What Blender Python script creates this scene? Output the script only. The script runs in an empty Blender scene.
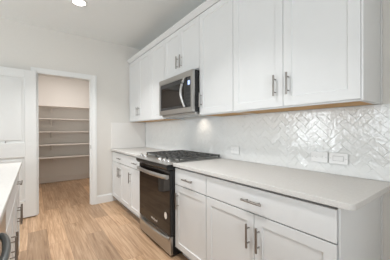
import bpy, bmesh, math, random
from mathutils import Vector, Matrix
random.seed(7)
S = bpy.context.scene
C = S.collection
# ------------------------------------------------------------------ camera
def make_camera():
    y, pi, ro = math.radians(36.32), math.radians(-0.09), math.radians(-0.17)
    F = Vector((math.sin(y)*math.cos(pi), math.cos(y)*math.cos(pi), math.sin(pi)))
    R = Vector((math.cos(y), -math.sin(y), 0)); U = R.cross(F)
    R2 = R*math.cos(ro)+U*math.sin(ro); U2 = -R*math.sin(ro)+U*math.cos(ro)
    cd = bpy.data.cameras.new('camera'); co = bpy.data.objects.new('camera', cd); C.objects.link(co)
    M = Matrix((R2, U2, -F)).transposed().to_4x4(); M.translation = Vector((0, 0, 1.227))
    co.matrix_world = M
    cd.sensor_width = 36; cd.sensor_fit = 'HORIZONTAL'; cd.lens = 219.0/390*36
    cd.shift_y = 1.0/390; cd.clip_start = .02
    S.camera = co
make_camera()
# ------------------------------------------------------------------ light
w = bpy.data.worlds.new('daylight'); S.world = w; w.use_nodes = True
bg = w.node_tree.nodes['Background']; bg.inputs[0].default_value = (.80, .88, 1, 1); bg.inputs[1].default_value = 1.0
def area(name, loc, rot, sx, sy, power, col, spread=180):
    l = bpy.data.lights.new(name, 'AREA'); l.shape = 'RECTANGLE'; l.size = sx; l.size_y = sy
    l.energy = power; l.color = col; l.spread = math.radians(spread)
    o = bpy.data.objects.new(name, l); C.objects.link(o); o.location = loc; o.rotation_euler = rot
    return o
R90 = math.pi/2
DAY = (.91, .97, 1.0)
# daylight standing outside the window openings of the left wall, plus an added fill behind the camera
WIN_L = [(-1.60, -.20), (.55, 1.75), (2.65, 3.70)]
for (a, b), e in zip(WIN_L, (5, 11, 23)):
    area('window_daylight', (-3.32, (a+b)/2, 1.40), (0, -R90-math.radians(12), 0), 1.1, b-a, e, DAY)
area('rear_fill_daylight', (-1.1, -3.02, 1.25), (R90+math.radians(14), 0, 0), 2.2, 1.9, 42, DAY)  # unseen rear light, added as frontal fill
S.view_settings.view_transform = 'Standard'; S.view_settings.look = 'None'
S.view_settings.gamma = 1; S.view_settings.use_curve_mapping = False
S.view_settings.exposure = 0.84
# ------------------------------------------------------------------ materials
def mat(name, col, rough=.5, metal=0., spec=.5, coat=0., emit=None, es=0.):
    m = bpy.data.materials.new(name); m.use_nodes = True
    b = m.node_tree.nodes['Principled BSDF']
    b.inputs['Base Color'].default_value = (*col, 1); b.inputs['Roughness'].default_value = rough
    b.inputs['Metallic'].default_value = metal; b.inputs['Specular IOR Level'].default_value = spec
    b.inputs['Coat Weight'].default_value = coat
    if emit: b.inputs['Emission Color'].default_value = (*emit, 1); b.inputs['Emission Strength'].default_value = es
    return m
def nd(m, t, **kw):
    n = m.node_tree.nodes.new(t)
    for k, v in kw.items(): setattr(n, k, v)
    return n
def lk(m, a, b): m.node_tree.links.new(a, b)
def bsdf(m): return m.node_tree.nodes['Principled BSDF']
def add_noise(m, scale, c0, c1, bump=0., detail=4, stretch=(1, 1, 1), dist=.01, lo=.3, hi=.7):
    tc = nd(m, 'ShaderNodeTexCoord'); mp = nd(m, 'ShaderNodeMapping'); mp.inputs['Scale'].default_value = stretch
    nz = nd(m, 'ShaderNodeTexNoise'); nz.inputs['Scale'].default_value = scale; nz.inputs['Detail'].default_value = detail
    lk(m, tc.outputs['Object'], mp.inputs[0]); lk(m, mp.outputs[0], nz.inputs['Vector'])
    cr = nd(m, 'ShaderNodeValToRGB')
    cr.color_ramp.elements[0].position = lo; cr.color_ramp.elements[1].position = hi
    cr.color_ramp.elements[0].color = (*c0, 1); cr.color_ramp.elements[1].color = (*c1, 1)
    lk(m, nz.outputs[0], cr.inputs[0]); lk(m, cr.outputs[0], bsdf(m).inputs['Base Color'])
    if bump:
        bp = nd(m, 'ShaderNodeBump'); bp.inputs['Strength'].default_value = bump; bp.inputs['Distance'].default_value = dist
        lk(m, nz.outputs[0], bp.inputs['Height']); lk(m, bp.outputs[0], bsdf(m).inputs['Normal'])
    return m
M = {}
M['wall'] = add_noise(mat('greige wall paint', (.6, .57, .53), .85), 60, (.725, .703, .662), (.738, .716, .674), .05, dist=.002)
M['ceiling'] = add_noise(mat('ceiling paint', (.6, .6, .59), .9), 40, (.80, .815, .80), (.815, .83, .815), .05, dist=.002)
M['trim'] = mat('white trim paint', (.80, .805, .79), .4)
M['cab'] = add_noise(mat('white cabinet paint', (.76, .76, .755), .38), 8, (.70, .706, .702), (.712, .718, .714))
M['gap'] = mat('shadowed cabinet carcass edge', (.45, .44, .43), .6)
M['shelf'] = mat('cream shelf paint', (.74, .70, .65), .6)
M['quartz'] = add_noise(mat('white quartz', (.75, .73, .7), .38, spec=.3), 90, (.575, .558, .532), (.625, .608, .582), detail=6)
M['splash'] = mat('warm white side splash', (.82, .80, .77), .4)
M['wood'] = add_noise(mat('raw maple underside', (.5, .3, .12), .6), 6, (.50, .27, .085), (.62, .36, .13), stretch=(12, 1, 12))
M['steel'] = add_noise(mat('brushed stainless steel', (.55, .54, .52), .3, 1.), 40, (.43, .42, .405), (.52, .51, .495), stretch=(40, 1, 40))
M['nickel'] = mat('satin nickel', (.34, .32, .30), .3, 1.)
M['bronze'] = mat('dark nickel', (.30, .27, .24), .35, 1.)
M['chrome'] = mat('bright knob metal', (.75, .74, .73), .22, 1.)
M['darksteel'] = mat('dark steel cooktop', (.30, .30, .295), .3, .9)
M['black'] = mat('black enamel', (.012, .012, .012), .25)
M['iron'] = mat('cast iron', (.06, .06, .058), .4)
M['glass'] = mat('black oven glass', (.010, .008, .007), .04, spec=.42)
M['dark'] = mat('dark plastic', (.03, .03, .032), .3)
M['gun'] = mat('dark stainless handle', (.20, .215, .22), .35, 1.)
M['white'] = mat('white plastic', (.82, .82, .81), .35)
M['slot'] = mat('outlet slot', (.50, .50, .49), .5)
M['grout'] = mat('pale grout', (.74, .745, .735), .4)
M['lens'] = mat('lamp lens', (1, 1, 1), .5, emit=(1, .96, .9), es=8)
M['display'] = mat('blue display', (.1, .15, .3), .3, emit=(.45, .58, 1), es=.9)
M['sticker'] = mat('pale sticker', (.8, .74, .68), .5)
# glazed tile: handmade wavy gloss
t = mat('white glazed tile', (.76, .767, .755), .05, spec=.7); M['tile'] = t
tc = nd(t, 'ShaderNodeTexCoord'); nz = nd(t, 'ShaderNodeTexNoise'); nz.inputs['Scale'].default_value = 40; nz.inputs['Detail'].default_value = 2
bp = nd(t, 'ShaderNodeBump'); bp.inputs['Strength'].default_value = .45; bp.inputs['Distance'].default_value = .006
lk(t, tc.outputs['Object'], nz.inputs['Vector']); lk(t, nz.outputs[0], bp.inputs['Height']); lk(t, bp.outputs[0], bsdf(t).inputs['Normal'])
# oak plank floor
f = mat('oak plank floor', (.5, .35, .23), .42); M['floor'] = f
tc = nd(f, 'ShaderNodeTexCoord'); mp = nd(f, 'ShaderNodeMapping'); mp.inputs['Rotation'].default_value = (0, 0, R90)
mp.inputs['Location'].default_value = (.35, .06, 0)
lk(f, tc.outputs['Object'], mp.inputs[0])
br = nd(f, 'ShaderNodeTexBrick'); br.offset = .37; br.offset_frequency = 2
br.inputs['Color1'].default_value = (0, 0, 0, 1); br.inputs['Color2'].default_value = (1, 1, 1, 1); br.inputs['Mortar'].default_value = (.5, .5, .5, 1)
br.inputs['Scale'].default_value = 1; br.inputs['Mortar Size'].default_value = .0012; br.inputs['Mortar Smooth'].default_value = .2
br.inputs['Brick Width'].default_value = 1.25; br.inputs['Row Height'].default_value = .185; br.inputs['Bias'].default_value = 0
lk(f, mp.outputs[0], br.inputs['Vector'])
# grain with per-plank offset
cmb = nd(f, 'ShaderNodeVectorMath', operation='MULTIPLY_ADD'); cmb.inputs[1].default_value = (13, 7, 5)
lk(f, br.outputs['Color'], cmb.inputs[0]); lk(f, tc.outputs['Object'], cmb.inputs[2])
m2 = nd(f, 'ShaderNodeMapping'); m2.inputs['Scale'].default_value = (16, .7, 16); lk(f, cmb.outputs[0], m2.inputs[0])
g = nd(f, 'ShaderNodeTexNoise'); g.inputs['Scale'].default_value = 2.6; g.inputs['Detail'].default_value = 7; g.inputs['Distortion'].default_value = 1.2
g.inputs['Roughness'].default_value = .62
lk(f, m2.outputs[0], g.inputs['Vector'])
cr = nd(f, 'ShaderNodeValToRGB'); e = cr.color_ramp.elements
e[0].position = .33; e[0].color = (.28, .160, .083, 1); e[1].position = .66; e[1].color = (.545, .375, .24, 1)
e2 = e.new(.5); e2.color = (.42, .268, .158, 1)
lk(f, g.outputs[0], cr.inputs[0])
pl = nd(f, 'ShaderNodeMix', data_type='RGBA', blend_type='MULTIPLY'); pl.inputs['Factor'].default_value = 1
mr = nd(f, 'ShaderNodeMapRange'); mr.inputs['To Min'].default_value = .74; mr.inputs['To Max'].default_value = 1.20
lk(f, br.outputs['Color'], mr.inputs[0]); lk(f, cr.outputs[0], pl.inputs['A']); lk(f, mr.outputs[0], pl.inputs['B'])
mm = nd(f, 'ShaderNodeMix', data_type='RGBA'); mm.inputs['B'].default_value = (.17, .10, .055, 1)
lk(f, br.outputs['Fac'], mm.inputs['Factor']); lk(f, pl.outputs['Result'], mm.inputs['A']); lk(f, mm.outputs['Result'], bsdf(f).inputs['Base Color'])
# ------------------------------------------------------------------ helpers
def org(p):
    o = Vector((0, 0, 0))
    while p is not None: o += Vector(p.location); p = p.parent
    return o
class MB:
    def __init__(s): s.b = bmesh.new()
    def box(s, x0, x1, y0, y1, z0, z1):
        x0, x1 = sorted((x0, x1)); y0, y1 = sorted((y0, y1)); z0, z1 = sorted((z0, z1))
        v = [s.b.verts.new(c) for c in ((x0,y0,z0),(x1,y0,z0),(x1,y1,z0),(x0,y1,z0),(x0,y0,z1),(x1,y0,z1),(x1,y1,z1),(x0,y1,z1))]
        for q in ((0,3,2,1),(4,5,6,7),(0,1,5,4),(1,2,6,5),(2,3,7,6),(3,0,4,7)): s.b.faces.new([v[i] for i in q])
        return s
    def prism(s, pts, axis, a, b):          # outline in the two other axes, extruded along axis
        def P(p, t):
            return {'x': (t, p[0], p[1]), 'y': (p[0], t, p[1]), 'z': (p[0], p[1], t)}[axis]
        A = [s.b.verts.new(P(p, a)) for p in pts]; B = [s.b.verts.new(P(p, b)) for p in pts]
        n = len(pts)
        s.b.faces.new(A); s.b.faces.new(B[::-1])
        for i in range(n): s.b.faces.new((A[i], B[i], B[(i+1) % n], A[(i+1) % n]))
        return s
    def tube(s, pts, r, n=12, flat=1.0, up=Vector((0, 0, 1))):
        pts = [Vector(p) for p in pts]; rings = []
        for i, p in enumerate(pts):
            d = (pts[min(i+1, len(pts)-1)]-pts[max(i-1, 0)]).normalized()
            u = up if abs(d.dot(up)) < .95 else Vector((1, 0, 0))
            a = d.cross(u).normalized(); b2 = a.cross(d).normalized()
            rr = r[i] if isinstance(r, (list, tuple)) else r
            rings.append([s.b.verts.new(p+a*rr*math.cos(k*2*math.pi/n)*flat+b2*rr*math.sin(k*2*math.pi/n)) for k in range(n)])
        for A, B in zip(rings, rings[1:]):
            for k in range(n): s.b.faces.new((A[k], A[(k+1) % n], B[(k+1) % n], B[k]))
        s.b.faces.new(rings[0][::-1]); s.b.faces.new(rings[-1])
        return s
    def ring(s, c, prof, n=32):             # lathe about vertical axis: prof [(r,z)]
        c = Vector(c); R = [[s.b.verts.new(c+Vector((r*math.cos(k*2*math.pi/n), r*math.sin(k*2*math.pi/n), z))) for k in range(n)] for r, z in prof]
        for A, B in zip(R, R[1:]):
            for k in range(n): s.b.faces.new((A[k], A[(k+1) % n], B[(k+1) % n], B[k]))
        if prof[0][0] > 0: s.b.faces.new(R[0][::-1])
        if prof[-1][0] > 0: s.b.faces.new(R[-1])
        return s
    def shaker(s, xb, xf, y0, y1, z0, z1, rail=.057, rec=.007):
        # panelled leaf with its face at xf (normal towards xf from xb)
        sg = 1 if xf > xb else -1
        def rect(x, i, j=None):
            j = i if j is None else j
            return [s.b.verts.new(c) for c in ((x, y0+i, z0+j), (x, y1-i, z0+j), (x, y1-i, z1-j), (x, y0+i, z1-j))]
        a, b, c, d = rect(xb, 0), rect(xf, 0), rect(xf, rail), rect(xf-sg*rec, rail+.004)
        for P, Q in ((a, b), (b, c), (c, d)):
            for k in range(4): s.b.faces.new((P[k], P[(k+1) % 4], Q[(k+1) % 4], Q[k]))
        s.b.faces.new(a[::-1]); s.b.faces.new(d)
        return s
    def build(s, name, m, parent=None, bevel=0., smooth=False):
        bmesh.ops.recalc_face_normals(s.b, faces=s.b.faces)
        o0 = org(parent)
        if o0.length > 0: bmesh.ops.translate(s.b, verts=s.b.verts, vec=-o0)
        me = bpy.data.meshes.new(name); s.b.to_mesh(me); s.b.free()
        if smooth:
            for p in me.polygons: p.use_smooth = True
        me.materials.append(m)
        o = bpy.data.objects.new(name, me); C.objects.link(o); o.parent = parent
        if bevel:
            bv = o.modifiers.new('bevel', 'BEVEL'); bv.width = bevel; bv.segments = 2; bv.limit_method = 'ANGLE'
        if smooth:
            try:
                me.set_sharp_from_angle(angle=math.radians(40))
            except Exception: pass
        return o
def tag(o, label, cat, group=None):
    o['label'] = label; o['category'] = cat
    if group: o['group'] = group
    return o
def thing(name, label, cat, loc, group=None):
    o = bpy.data.objects.new(name, None); C.objects.link(o); o.location = loc; o.empty_display_size = .05
    return tag(o, label, cat, group)
def struct(o): o['kind'] = 'structure'; return o
def B(*a): return MB().box(*a)
# measured planes
XW, YF, ZC = 1.724, 3.955, 2.767           # tiled wall, far wall, ceiling
XL, YB = -3.20, -2.90
YN = .405                                   # near end of the cabinet run
# ------------------------------------------------------------------ room shell
PX0, PX1, PY1 = -.60, 1.62, 6.26            # pantry
OX0, OX1, OZ = .04, .768, 2.080             # door opening
struct(B(XL-.12, XW+.12, YB-.12, PY1+.12, -.10, 0).build('floor', M['floor']))
struct(B(XL-.12, XW+.12, YB-.12, YF, ZC, ZC+.1).build('ceiling', M['ceiling']))
struct(B(PX0-.1, PX1+.1, YF+.12, PY1+.1, ZC, ZC+.1).build('ceiling_pantry', M['ceiling']))
struct(B(XW, XW+.12, YB-.12, YF+.12, 0, ZC).build('wall_right', M['wall']))
fw = MB(); fw.box(XL-.12, OX0-.012, YF, YF+.12, 0, ZC); fw.box(OX1+.012, XW, YF, YF+.12, 0, ZC); fw.box(OX0-.012, OX1+.012, YF, YF+.12, OZ+.012, ZC)
struct(fw.build('wall_far', M['wall']))
# left wall with three window openings
lw = MB(); ys = [YB] + [v for ab in WIN_L for v in ab] + [YF]
for i in range(0, len(ys), 2): lw.box(XL-.1, XL, ys[i], ys[i+1], 0, ZC)
for a, b in WIN_L: lw.box(XL-.1, XL, a, b, 0, .82); lw.box(XL-.1, XL, a, b, 1.98, ZC)
struct(lw.build('wall_left', M['wall']))
bw = MB(); bw.box(XL-.1, -2.2, YB-.1, YB, 0, ZC); bw.box(0, XW, YB-.1, YB, 0, ZC); bw.box(-2.2, 0, YB-.1, YB, 2.2, ZC); bw.box(-2.2, 0, YB-.1, YB, 0, .3)
struct(bw.build('wall_back', M['wall']))
for k, (a, b) in enumerate(WIN_L):
    w_ = MB(); t_ = .05
    w_.box(XL-.08, XL-.03, a, a+t_, .82, 1.98).box(XL-.08, XL-.03, b-t_, b, .82, 1.98).box(XL-.08, XL-.03, a+t_, b-t_, .82, .87).box(XL-.08, XL-.03, a+t_, b-t_, 1.93, 1.98).box(XL-.075, XL-.035, a+t_, b-t_, 1.50, 1.53)
    struct(w_.build('window_%d' % (k+1), M['trim']))
w_ = MB(); w_.box(-2.2, -2.14, YB-.08, YB-.02, .3, 2.2).box(-.06, 0, YB-.08, YB-.02, .3, 2.2).box(-2.14, -.06, YB-.08, YB-.02, .3, .36).box(-2.14, -.06, YB-.08, YB-.02, 2.14, 2.2).box(-1.13, -1.07, YB-.08, YB-.02, .36, 2.14)
struct(w_.build('window_4', M['trim']))
struct(B(.78, XW, -.95, -.83, 0, ZC).build('wall_added_shade', M['wall']))  # unseen wall, added to block light from the cabinet end panels
# pantry shell
struct(B(PX0-.1, PX0, YF+.12, PY1, 0, ZC).build('wall_pantry_left', M['wall']))
struct(B(PX1, PX1+.1, YF+.12, PY1, 0, ZC).build('wall_pantry_right', M['wall']))
struct(B(PX0-.1, PX1+.1, PY1, PY1+.1, 0, ZC).build('wall_pantry_back', M['wall']))
struct(B(PX0, PX1, PY1-.014, PY1, 0, .125).build('baseboard_pantry', M['shelf'], bevel=.003))
def bb(pts_x0, x1): return MB().prism([(YF, 0), (YF-.015, 0), (YF-.015, .115), (YF-.008, .135), (YF, .135)], 'x', pts_x0, x1)
struct(bb(.846, 1.112).build('baseboard_far', M['trim']))
struct(bb(XL, -.80).build('baseboard_far_left', M['trim']))
# door casing and jamb (one trim)
cs = MB()
for x0, x1 in ((OX1, OX1+.082), (OX0-.076, OX0)):
    cs.prism([(x0, YF), (x0, YF-.016), (x0+.02, YF-.018), (x0+.06, YF-.012), (x1, YF-.012), (x1, YF)] if x0 < .4 else [(x0, YF), (x0, YF-.010), (x0+.025, YF-.012), (x0+.055, YF-.018), (x1, YF-.018), (x1, YF)], 'z', 0, OZ+(.074))
cs.prism([(YF, OZ), (YF-.012, OZ), (YF-.018, OZ+.03), (YF-.018, OZ+.074), (YF, OZ+.074)], 'x', OX0, OX1)
struct(cs.build('trim_1', M['trim']))
jb = MB(); jb.box(OX0-.012, OX0+.004, YF-.004, YF+.124, 0, OZ); jb.box(OX1-.004, OX1+.012, YF-.004, YF+.124, 0, OZ); jb.box(OX0+.004, OX1-.004, YF-.004, YF+.124, OZ-.004, OZ+.012)
jb.box(OX1-.016, OX1-.004, YF+.04, YF+.075, 0, OZ-.004); jb.box(OX0+.004, OX0+.016, YF+.04, YF+.075, 0, OZ-.004)
jm = struct(jb.build('trim_2', M['trim']))
B(OX1-.007, OX1-.004, YF+.006, YF+.034, .93, .99).build('strike_plate', M['nickel'], jm)
# open door leaf folded back flat against the far wall
DX1, DX0, DYf, DYb = .024, -.778, YF-.064, YF-.028
d = MB()
pan = [(.86, .26), (1.965, 1.07)]
d.box(DX0, DX1, DYf+.016, DYb, .016, 2.088)
for x0, x1 in ((DX1-.132, DX1), (DX0, DX0+.132)): d.box(x0, x1, DYf, DYf+.017, .016, 2.088)
for z0, z1 in ((.016, .255), (.862, 1.066), (1.970, 2.088)): d.box(DX0+.132, DX1-.132, DYf, DYf+.017, z0, z1)
for z0, z1 in ((.255, .862), (1.066, 1.965)):
    x0, x1 = DX0+.132, DX1-.132
    d.prism([(x0+.035, z0+.035), (x1-.035, z0+.035), (x1-.035, z1-.035), (x0+.035, z1-.035)], 'y', DYf+.005, DYf+.0165)
door = struct(d.build('door_1', M['trim'], bevel=.003))
hg = Matrix.Translation((DX1, DYb, 0))
door.matrix_world = hg @ Matrix.Rotation(math.radians(5), 4, 'Z') @ hg.inverted()
for z in (.25, 1.05, 1.85):
    MB().tube([(DX1+.006, YF-.040, z-.045), (DX1+.006, YF-.040, z+.045)], .006).build('hinge', M['nickel'], door)
# ------------------------------------------------------------------ herringbone tile
def clip(poly, a0, a1, b0, b1):
    for ax, v, sg in ((0, a0, 1), (0, a1, -1), (1, b0, 1), (1, b1, -1)):
        out = []
        for i, p in enumerate(poly):
            q = poly[(i+1) % len(poly)]; dp = (p[ax]-v)*sg; dq = (q[ax]-v)*sg
            if dp >= 0: out.append(p)
            if dp*dq < 0:
                t = dp/(dp-dq); out.append((p[0]+(q[0]-p[0])*t, p[1]+(q[1]-p[1])*t))
        poly = out
        if len(poly) < 3: return []
    return poly
def area2(p): return abs(sum(p[i][0]*p[(i+1) % len(p)][1]-p[(i+1) % len(p)][0]*p[i][1] for i in range(len(p))))/2
def herring(a0, a1, b0, b1, place, L=.112, W=.046, g=.0020):
    m = MB(); s2 = math.sqrt(.5)
    for j in range(-60, 61):
        for k in range(-140, 141):
            for typ in (0, 1):
                ox, oy = k*W - j*L, k*W + j*L
                r = (ox, oy, ox+L, oy+W) if typ == 0 else (ox, oy+W, ox+W, oy+W+L)
                cx, cy = (r[0]+r[2])/2, (r[1]+r[3])/2
                u, v = (cx-cy)*s2+(a0+a1)/2, (cx+cy)*s2+(b0+b1)/2-.02
                if u < a0-.1 or u > a1+.1 or v < b0-.1 or v > b1+.1: continue
                q = [(r[0]+g/2, r[1]+g/2), (r[2]-g/2, r[1]+g/2), (r[2]-g/2, r[3]-g/2), (r[0]+g/2, r[3]-g/2)]
                f2 = lambda P: [((x-y)*s2+(a0+a1)/2, (x+y)*s2+(b0+b1)/2-.02) for x, y in P]
                base = clip(f2(q), a0, a1, b0, b1)
                if len(base) < 3 or area2(base) < 2e-5: continue
                c = (sum(p[0] for p in base)/len(base), sum(p[1] for p in base)/len(base))
                ta, tb, h = random.gauss(0, .014), random.gauss(0, .014), random.gauss(0, .00015)
                top = [(c[0]+(p[0]-c[0])*.965, c[1]+(p[1]-c[1])*.965) for p in base]
                A = [m.b.verts.new(place(p[0], p[1], 0)) for p in base]
                Md = [m.b.verts.new(place(p[0], p[1], max(.0014, .0016+h))) for p in base]
                T = [m.b.verts.new(place(p[0], p[1], .0026+h+(p[0]-c[0])*ta+(p[1]-c[1])*tb)) for p in top]
                n = len(base)
                for P, Q in ((A, Md), (Md, T)):
                    for i in range(n): m.b.faces.new((P[i], P[(i+1) % n], Q[(i+1) % n], Q[i]))
                m.b.faces.new(T)
    return m
ZCT, ZUB = .914, 1.387
bs = thing('tile_backsplash', 'long glossy white herringbone tile backsplash on the wall behind counter and range', 'backsplash', (XW-.001, 2.1, ZCT+.002))
B(XW-.006, XW-.001, .343, YF-.012, ZCT+.002, ZUB-.003).build('grout', M['grout'], bs)
herring(.343, YF-.014, ZCT+.002, ZUB-.003, lambda a, b, h: (XW-.005-h, a, b)).build('tiles', M['tile'], bs)
tag(B(1.086, XW-.015, YF-.013, YF-.001, ZCT+.002, 1.374).build('side_splash', M['splash'], bevel=.002), 'plain white side splash panel on the far wall at the end of counter', 'backsplash')

# ------------------------------------------------------------------ cabinets
def pull(parent, p, axis, sg, L=.150, name='handle', m='nickel'):
    """bar pull centred at p on a face; axis y or z; sg = outward x direction"""
    x, y, z = p; o = .030*sg
    mb = MB(); h = L/2
    if axis == 'z':
        mb.tube([(x+o, y, z-h), (x+o, y, z+h)], .0072)
        for q in (-h*.62, h*.62): mb.tube([(x, y, z+q), (x+o, y, z+q)], .0045, 8)
    else:
        mb.tube([(x+o, y-h, z), (x+o, y+h, z)], .0072)
        for q in (-h*.62, h*.62): mb.tube([(x, y+q, z), (x+o, y+q, z)], .0045, 8)
    return mb.build(name, M[m], parent, smooth=True)
XUF = 1.408
def upper(label, y0, y1, z0, z1, doors, end_panel=False):
    t = thing('upper_cabinet', label, 'cabinet', (XW, (y0+y1)/2, z0), 'white wall cabinets')
    g = .0012
    c = MB()
    c.box(XUF+.021, XW-.001, y0+g, y0+.018, z0, z1).box(XUF+.021, XW-.001, y1-.018, y1-g, z0, z1)
    c.box(XUF+.021, XW-.001, y0+.018, y1-.018, z1-.018, z1)
    c.box(XW-.02, XW-.001, y0+.018, y1-.018, z0+.02, z1-.018)
    c.box(XUF+.021, XUF+.036, y0+.018, y1-.018, z0, z0+.03)
    c.build('body', M['cab'], t)
    B(XUF+.0365, XW-.0205, y0+.0185, y1-.0185, z0+.0005, z0+.018).build('underside', M['wood'], t)
    if end_panel:
        MB().box(XUF+.001, XW-.001, y0-.011, y0, z0, z1).box(XW-.020, XW-.001, y0-.018, y0-.011, z0, z1).build('end_panel', M['cab'], t, bevel=.0015)
    for (a, b, hs) in doors:
        dr = MB().shaker(XUF+.019, XUF, a+.0018, b-.0018, z0+.010, z1-.006, .060).build('door', M['cab'], t, bevel=.0012)
        if hs: pull(dr, (XUF, hs, z0+.160), 'z', -1)
    return t
ZT = 2.452
upper('white shaker double-door wall cabinet in the far corner, above the side splash', 3.055, 3.940, ZUB, ZT, [(3.055, 3.500, 3.462), (3.500, 3.940, 3.540)])
upper('narrow white wall cabinet directly left of the microwave', 2.603, 3.053, ZUB, ZT, [(2.603, 3.053, 2.645)])
upper('short white double-door wall cabinet above the microwave', 1.837, 2.601, 1.885, ZT, [(1.837, 2.218, 2.178), (2.218, 2.601, 2.258)])
upper('narrow white wall cabinet directly right of the microwave', 1.352, 1.835, ZUB, ZT, [(1.352, 1.835, 1.797)])
upper('wide white double-door wall cabinet at the near right end of the row', .417, 1.350, ZUB, ZT, [(.417, .872, .830), (.872, 1.350, .930)], True)
# crown moulding along the top
cp = [(XUF+.018, ZT+.001), (XUF-.004, ZT+.001), (XUF-.004, ZT+.010), (XUF-.012, ZT+.016), (XUF-.034, ZT+.040), (XUF-.040, ZT+.045), (XUF-.040, ZT+.054), (XUF+.018, ZT+.054)]
cm = MB().prism(cp, 'y', .37, 3.945).box(XUF+.018, XW-.002, .372, .404, ZT+.001, ZT+.054)
tag(cm.build('crown_moulding', M['cab']), 'white crown moulding running along the top of the wall cabinets', 'moulding')
# base cabinets on the right wall
XB = 1.100
def base(label, y0, y1, drawers, doors, xf=XB, sg=-1, xback=XW-.001, end=None, grp='white base cabinets along the tiled wall', hm='nickel', hz=.565):
    t = thing('base_cabinet', label, 'cabinet', ((xf+xback)/2, (y0+y1)/2, 0), grp)
    i = -sg                                   # inward
    xa = xf+.055*i
    MB().box(xa, xback, y0+.001, y1-.001, .10, .882).box(xf+.085*i, xback, y0+.001, y1-.001, 0, .0995).build('body', M['cab'], t)
    for (a, b, hy) in drawers:
        dd = B(xf+.019*i, xf, a+.0018, b-.0018, .712, .866).build('drawer', M['cab'], t, bevel=.0015)
        if hy: pull(dd, (xf, hy, .785), 'y', sg, m=hm)
    for (a, b, hy) in doors:
        dd = MB().shaker(xf+.019*i, xf, a+.0022, b-.0022, .104, .705).build('door', M['cab'], t, bevel=.0012)
        pull(dd, (xf, hy, hz), 'z', sg, m=hm)
    if end:
        MB().box(xf+.012, xback, y0-.011, y0, 0, .882).box(xback-.019, xback, y0-.018, y0-.011, 0, .882).build('end_panel', M['cab'], t, bevel=.0015)
    return t
base('white base cabinet in the far corner beside the pantry door', 3.075, 3.940, [(3.075, 3.940, 3.520)], [(3.075, 3.506, 3.475), (3.506, 3.940, 3.560)])
base('narrow white base cabinet on the left side of the range', 2.606, 3.073, [(2.606, 3.073, 2.850)], [(2.606, 3.073, 3.035)])
base('narrow white base cabinet on the right side of the range', 1.352, 1.826, [(1.352, 1.826, 1.590)], [(1.352, 1.826, 1.765)])
base('wide white base cabinet with one long drawer at the near right end', .417, 1.350, [(.417, 1.350, .885)], [(.417, .880, .842), (.880, 1.350, .918)], end=True)
# countertops
def slab(x0, x1, y0, y1, z0, z1, corner=None, r=.03):
    m = MB(); pts = []
    for cx, cy in ((x0, y0), (x1, y0), (x1, y1), (x0, y1)):
        if corner and (cx, cy) in corner:
            sx = 1 if cx == x0 else -1; sy = 1 if cy == y0 else -1
            ctr = (cx+sx*r, cy+sy*r); arc = []
            for k in range(7):
                a = k/6*R90; arc.append((ctr[0]-sx*r*math.cos(a), ctr[1]-sy*r*math.sin(a)))
            if (sx, sy) in ((-1, 1), (1, -1)): arc = arc[::-1]
            pts += arc
        else: pts.append((cx, cy))
    return m.prism(pts, 'z', z0, z1)
XC = 1.077
tag(slab(XC, XW-.001, .344, 1.828, .884, ZCT, [(XC, .344)]).build('countertop', M['quartz'], bevel=.003), 'white quartz countertop right of the range, running to the near end', 'countertop', 'white quartz worktops')
tag(slab(XC, XW-.001, 2.602, YF-.002, .884, ZCT).build('countertop', M['quartz'], bevel=.003), 'short white quartz countertop left of the range, in the far corner', 'countertop', 'white quartz worktops')
# ------------------------------------------------------------------ range
ry0, ry1 = 1.835, 2.597; rc = (ry0+ry1)/2
rg = thing('gas_range', 'stainless and black slide-in gas range between the base cabinets', 'range', (1.38, rc, 0))
B(1.085, 1.690, ry0, ry1, .012, .880).build('body', M['black'], rg, bevel=.002)
for y in (ry0+.05, ry1-.05):
    MB().tube([(1.12, y, 0), (1.12, y, .012)], .018).build('foot', M['dark'], rg)
ct = MB().box(1.118, 1.700, ry0-.018, ry1+.018, .9148, .924).box(1.118, 1.69, ry0+.001, ry1-.001, .880, .9145)
ct.build('cooktop', M['darksteel'], rg, bevel=.003)
# sloped control panel with a dark nose
MB().prism([(1.117, .927), (1.060, .923), (1.014, .903), (1.012, .899), (1.084, .899), (1.117, .9145)], 'y', ry0-.006, ry1+.004).build('control_panel', M['steel'], rg, bevel=.002)
MB().prism([(1.084, .8985), (1.011, .8985), (1.012, .868), (1.030, .846), (1.084, .846)], 'y', ry0-.003, ry1+.003).build('front_fascia', M['black'], rg, bevel=.002)
nrm = Vector((-.45, 0, .89)).normalized()
for y in (2.54, 2.42, 2.05, 1.955, 1.875):
    p = Vector((1.062, y, .918)); k = MB()
    k.tube([p-nrm*.002, p+nrm*.006, p+nrm*.008, p+nrm*.028, p+nrm*.032], [.026, .026, .022, .020, .016], 20, up=Vector((0, 1, 0)))
    kn = k.build('knob', M['chrome'], rg, smooth=True)
    q = p+nrm*.033
    MB().tube([q+Vector((-.012, 0, -.006)), q+Vector((.012, 0, .006))], .0035, 8, up=Vector((0, 1, 0))).build('grip', M['steel'], kn)
# burners
for bx, by, br_ in ((1.27, 2.44, .045), (1.55, 2.44, .038), (1.41, rc, .055), (1.27, 1.99, .050), (1.55, 1.99, .036)):
    bn = MB().ring((bx, by, .9245), [(br_+.018, 0), (br_+.014, .006), (br_, .008), (br_, .014), (br_*.6, .015)], 24).build('burner', M['steel'], rg, smooth=True)
    MB().ring((bx, by, .9395), [(br_*.85, 0), (br_*.85, .005), (br_*.75, .0065)], 24).build('burner_cap', M['iron'], bn, smooth=True)
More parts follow.
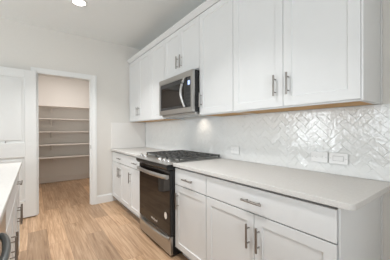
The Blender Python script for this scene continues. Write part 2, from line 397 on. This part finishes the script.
# three continuous cast-iron grates
gw = (ry1-ry0+.020)/3
for i in range(3):
    a = ry0-.010+i*gw+.002; b = a+gw-.004; x0, x1 = 1.150, 1.692; z = .956; gm = MB(); w5 = .0055
    for y in (a+w5, (a+b)/2, b-w5): gm.box(x0, x1, y-w5, y+w5, z-.012, z)
    for x in (x0+w5, x0+.13, (x0+x1)/2, x1-.13, x1-w5): gm.box(x-w5, x+w5, a, b, z-.013, z-.001)
    for x in (x0+.065, (x0+x1)/2-.065, (x0+x1)/2+.065, x1-.065):
        gm.box(x-w5*.8, x+w5*.8, a, a+.085, z-.012, z+.002); gm.box(x-w5*.8, x+w5*.8, b-.085, b, z-.012, z+.002)
    for x in (x0+.008, x1-.008):
        for y in (a+.008, b-.008): gm.box(x-.007, x+.007, y-.007, y+.007, .9245, z-.01)
    gm.build('grate', M['iron'], rg, bevel=.0015)
# oven door
XD = 1.050
od = MB().box(XD+.004, 1.084, ry0+.002, ry1-.002, .205, .838).build('oven_door', M['black'], rg, bevel=.003)
B(XD, XD+.0045, ry0+.006, ry1-.006, .210, .772).build('door_glass', M['glass'], od, bevel=.002)
B(XD, XD+.0045, ry0+.006, ry1-.006, .775, .834).build('door_top_trim', M['glass'], od, bevel=.002)
N = 18
def bow(y0, y1, x0, out, z): return [(x0-out*math.sin(math.pi*min(1, max(0, k/N)))**.75, y0+(y1-y0)*k/N, z) for k in range(N+1)]
hb = MB().tube(bow(ry0+.018, ry1-.018, XD-.020, .032, .778), .021, 14, flat=.55)
for y in (ry0+.030, ry1-.030): hb.box(XD-.034, XD-.0005, y-.012, y+.012, .762, .794)
hb.build('handle', M['steel'], od, smooth=True)
# sticker and maker's mark
def disc_x(x, y, z, ry_, rz, n=28, t=.0008):
    return MB().prism([(y+ry_*math.cos(k*2*math.pi/n), z+rz*math.sin(k*2*math.pi/n)) for k in range(n)], 'x', x, x-t)
disc_x(XD-.0002, 1.925, .385, .026, .034).build('sticker', M['sticker'], od)
def text_x(txt, y, z, size, x, m, parent, name):
    cu = bpy.data.curves.new(name, 'FONT'); cu.body = txt; cu.size = size; cu.align_x = 'CENTER'; cu.extrude = .0004
    o = bpy.data.objects.new(name, cu); C.objects.link(o); cu.materials.append(m)
    dg = bpy.context.evaluated_depsgraph_get(); me = bpy.data.meshes.new_from_object(o.evaluated_get(dg))
    bpy.data.objects.remove(o)
    me.name = name; o = bpy.data.objects.new(name, me); C.objects.link(o)
    o.parent = parent; o.location = Vector((x, y, z))-org(parent); o.rotation_euler = (R90, 0, -R90)
    return o
text_x('Whirlpool', 2.185, .255, .036, XD-.0006, M['sticker'], od, 'logo')
# bottom drawer
dw = MB().box(XD+.004, 1.084, ry0+.002, ry1-.002, .022, .198).build('storage_drawer', M['steel'], rg, bevel=.004)
MB().tube(bow(ry0+.03, ry1-.02, XD+.006, .030, .165), .021, 14, flat=.55).build('handle', M['steel'], dw, smooth=True)
# ------------------------------------------------------------------ microwave
XM = 1.326; my0, my1, mz0, mz1 = 1.842, 2.596, 1.425, 1.868
mw = thing('microwave', 'stainless over-the-range microwave hanging above the gas range', 'microwave', (XW, rc, mz0))
B(XM+.030, XW-.016, my0, my1, mz0+.004, mz1).build('body', M['black'], mw, bevel=.002)
fr = MB()
y_c = 1.960                                    # split between door and controls
fr.box(XM, XM+.029, my0, my1, mz1-.062, mz1)   # top band
fr.box(XM, XM+.029, my0, my1, mz0, mz0+.055)
fr.box(XM, XM+.029, my0, my0+.038, mz0+.055, mz1-.062)
fr.box(XM, XM+.029, my1-.030, my1, mz0+.055, mz1-.062)
fr.build('front_frame', M['steel'], mw, bevel=.002)
md = B(XM+.004, XM+.028, y_c+.002, my1-.031, mz0+.056, mz1-.063).build('door', M['dark'], mw)
B(XM+.002, XM+.004, y_c+.060, my1-.060, mz0+.085, mz1-.110).build('window', M['glass'], md)
hp = [(XM-.010-.040*math.sin(math.pi*k/N), y_c+.022+.012*math.sin(math.pi*k/N), mz0+.062+(mz1-mz0-.130)*k/N) for k in range(N+1)]
hm = MB().tube(hp, .0155, 12); hm.box(XM-.016, XM+.0035, y_c+.013, y_c+.031, mz0+.062, mz0+.080); hm.box(XM-.016, XM+.0035, y_c+.013, y_c+.031, mz1-.086, mz1-.068)
hm.build('handle', M['steel'], md, smooth=True)
cpn = B(XM+.003, XM+.028, my0+.039, y_c, mz0+.056, mz1-.063).build('control_panel', M['dark'], mw)
B(XM+.0015, XM+.003, my0+.055, y_c-.025, mz1-.150, mz1-.105).build('display', M['display'], cpn)
bt = MB()
for r_ in range(4):
    for q in range(3): bt.box(XM+.0018, XM+.003, my0+.052+q*.027, my0+.070+q*.027, mz0+.085+r_*.038, mz0+.104+r_*.038)
bt.build('keypad', M['iron'], cpn)
B(XM+.040, XW-.030, my0+.01, my1-.01, mz0-.022, mz0+.0035).build('vent_base', M['steel'], mw, bevel=.003)
ln = B(XM+.150, XM+.230, rc-.10, rc+.02, mz0-.026, mz0-.0225).build('task_light', M['white'], mw)
tl = bpy.data.lights.new('task_lamp', 'SPOT'); tl.spot_size = math.radians(120); tl.spot_blend = 1; tl.shadow_soft_size = .012; tl.energy = .7; tl.color = (1, .86, .72)
to = bpy.data.objects.new('task_lamp', tl); C.objects.link(to); to.location = (XM+.25, rc-.08, mz0-.04); to.rotation_euler = (0, math.radians(-35), 0)
# ------------------------------------------------------------------ outlets on the tile
def outlet(y, z, label, kind, w_=.117, h_=.076):
    t = thing('wall_outlet', label, 'outlet', (XW-.0165, y, z), 'white outlets on the backsplash')
    x = XW-.0165
    MB().box(x-.005, x+.0005, y-w_/2, y+w_/2, z-h_/2, z+h_/2).build('cover_plate', M['white'], t, bevel=.002)
    if kind == 'duplex':
        for q in (-.02, .02):
            r = disc_x(x-.0052, y+q, z, .0155, .0135, 20, .0015).build('receptacle', M['white'], t)
            s_ = MB()
            for dy, dz, a, b in ((-.004, .005, .0045, .0012), (-.004, -.005, .0045, .0012), (.006, 0, .0022, .0022)): s_.box(x-.0072, x-.0068, y+q+dy-a, y+q+dy+a, z+dz-b, z+dz+b)
            s_.build('slots', M['slot'], r)
    else:
        B(x-.0062, x-.005, y-.034, y+.034, z-.0175, z+.0175).build('rocker', M['slot'], t)
        B(x-.0080, x-.0063, y-.0315, y+.0315, z-.015, z+.015).build('rocker_face', M['white'], t, bevel=.001)
    for q in (-.048, .048):
        MB().tube([(x-.0052, y+q, z), (x-.0062, y+q, z)], .003, 10).build('screw', M['slot'], t)
outlet(.764, 1.030, 'white double-socket outlet plate on the tile, left of the switch plate', 'duplex')
outlet(.637, 1.030, 'white plate with one wide rocker on the tile, at the near right', 'rocker')
outlet(1.610, 1.022, 'small white outlet on the tile just right of the range', 'duplex')
# ------------------------------------------------------------------ pantry shelves
GR = 'cream shelves across the pantry back wall'
for z, lab in ((1.812, 'topmost cream shelf on the pantry back wall'), (1.514, 'second pantry shelf from the top, below the topmost one'), (1.216, 'middle pantry shelf of the five, at eye level'),
               (.917, 'second pantry shelf from the bottom'), (.622, 'lowest pantry shelf, above bare wall and baseboard')):
    t = thing('pantry_shelf', lab, 'shelf', (.5, PY1-.155, z-.019), GR)
    B(PX0+.002, PX1-.002, PY1-.310, PY1-.001, z-.019, z).build('board', M['shelf'], t, bevel=.002)
    B(PX0+.002, PX1-.002, PY1-.020, PY1-.001, z-.065, z-.0195).build('cleat', M['shelf'], t)
    for x in (.325, 1.27):
        MB().prism([(PY1-.021, z-.0195), (PY1-.24, z-.0195), (PY1-.24, z-.030), (PY1-.04, z-.13), (PY1-.021, z-.15)], 'x', x-.010, x+.010).build('bracket', M['shelf'], t)
# ------------------------------------------------------------------ island
IX = -.118
tag(slab(-1.10, -.100, -.60, 2.80, .884, ZCT, [(-.100, 2.80)], .012).build('island_countertop', M['quartz'], bevel=.003), 'white quartz island countertop at the left edge of the photo', 'countertop')
base('island base cabinet at the far end, nearest the pantry door', 2.03, 2.770, [(2.03, 2.770, 2.40)], [(2.03, 2.400, 2.362), (2.400, 2.770, 2.440)], IX, 1, -.74, None, 'island base cabinets', 'bronze', .515)
base('island base cabinet between the end cabinet and the dishwasher', 1.492, 2.028, [(1.492, 2.028, None)], [(1.492, 1.745, 1.705), (1.745, 2.028, 1.785)], IX, 1, -.74, None, 'island base cabinets', 'bronze', .515)
dwt = thing('dishwasher', 'dishwasher with thick curved handle built into the island', 'dishwasher', (-.43, 1.166, 0))
MB().box(IX-.03, -.74, .844, 1.488, .10, .880).box(IX-.09, -.74, .844, 1.488, 0, .0995).build('body', M['dark'], dwt)
dd = B(IX-.029, IX, .846, 1.486, .105, .866).build('door', M['steel'], dwt, bevel=.003)
hb = MB(); pts = [(IX+.004+.030*abs(math.sin(math.pi*k/N))**.6, .86+.37*k/N, .785) for k in range(N+1)]
hb.tube(pts, .0135, 16); hb.build('handle', M['gun'], dd, smooth=True)
base('island base cabinet nearest the camera, before the dishwasher', -.55, .840, [(-.55, .840, .15)], [(-.55, .148, .11), (.148, .840, .19)], IX, 1, -.74, None, 'island base cabinets', 'bronze', .515)
# ------------------------------------------------------------------ recessed ceiling light, pantry lamp and added aisle fill
for k, (x, y, lab) in enumerate(((.440, 2.93, 'round recessed ceiling light in front of the pantry door'),)):
    t = thing('recessed_ceiling_light', lab, 'light', (x, y, ZC))
    MB().ring((x, y, ZC-.0005), [(.095, 0), (.095, -.003), (.080, -.007), (.066, -.004), (.066, 0)], 36).build('trim_ring', M['trim'], t, smooth=True)
    MB().ring((x, y, ZC-.001), [(.065, 0), (.065, -.004), (.05, -.006)], 36).build('lens', M['lens'], t, smooth=True)
def lamp(x, y, e, col=(.98, .98, .98), z=ZC-.03, size=.16, sp=104):
    l = bpy.data.lights.new('ceiling_lamp_or_fill', 'AREA'); l.shape = 'DISK'; l.size = size; l.energy = e; l.color = col; l.spread = math.radians(sp)
    o = bpy.data.objects.new('ceiling_lamp_or_fill', l); C.objects.link(o); o.location = (x, y, z)
lamp(.44, 2.93, 8.2)
for x, y, e in ((.36, 1.25, 8),): lamp(x, y, e)  # unseen aisle lamp without fixture, added to brighten the base cabinets
lamp(.50, 5.05, 13, (1, .93, .90), ZC-.05, .3, 176)
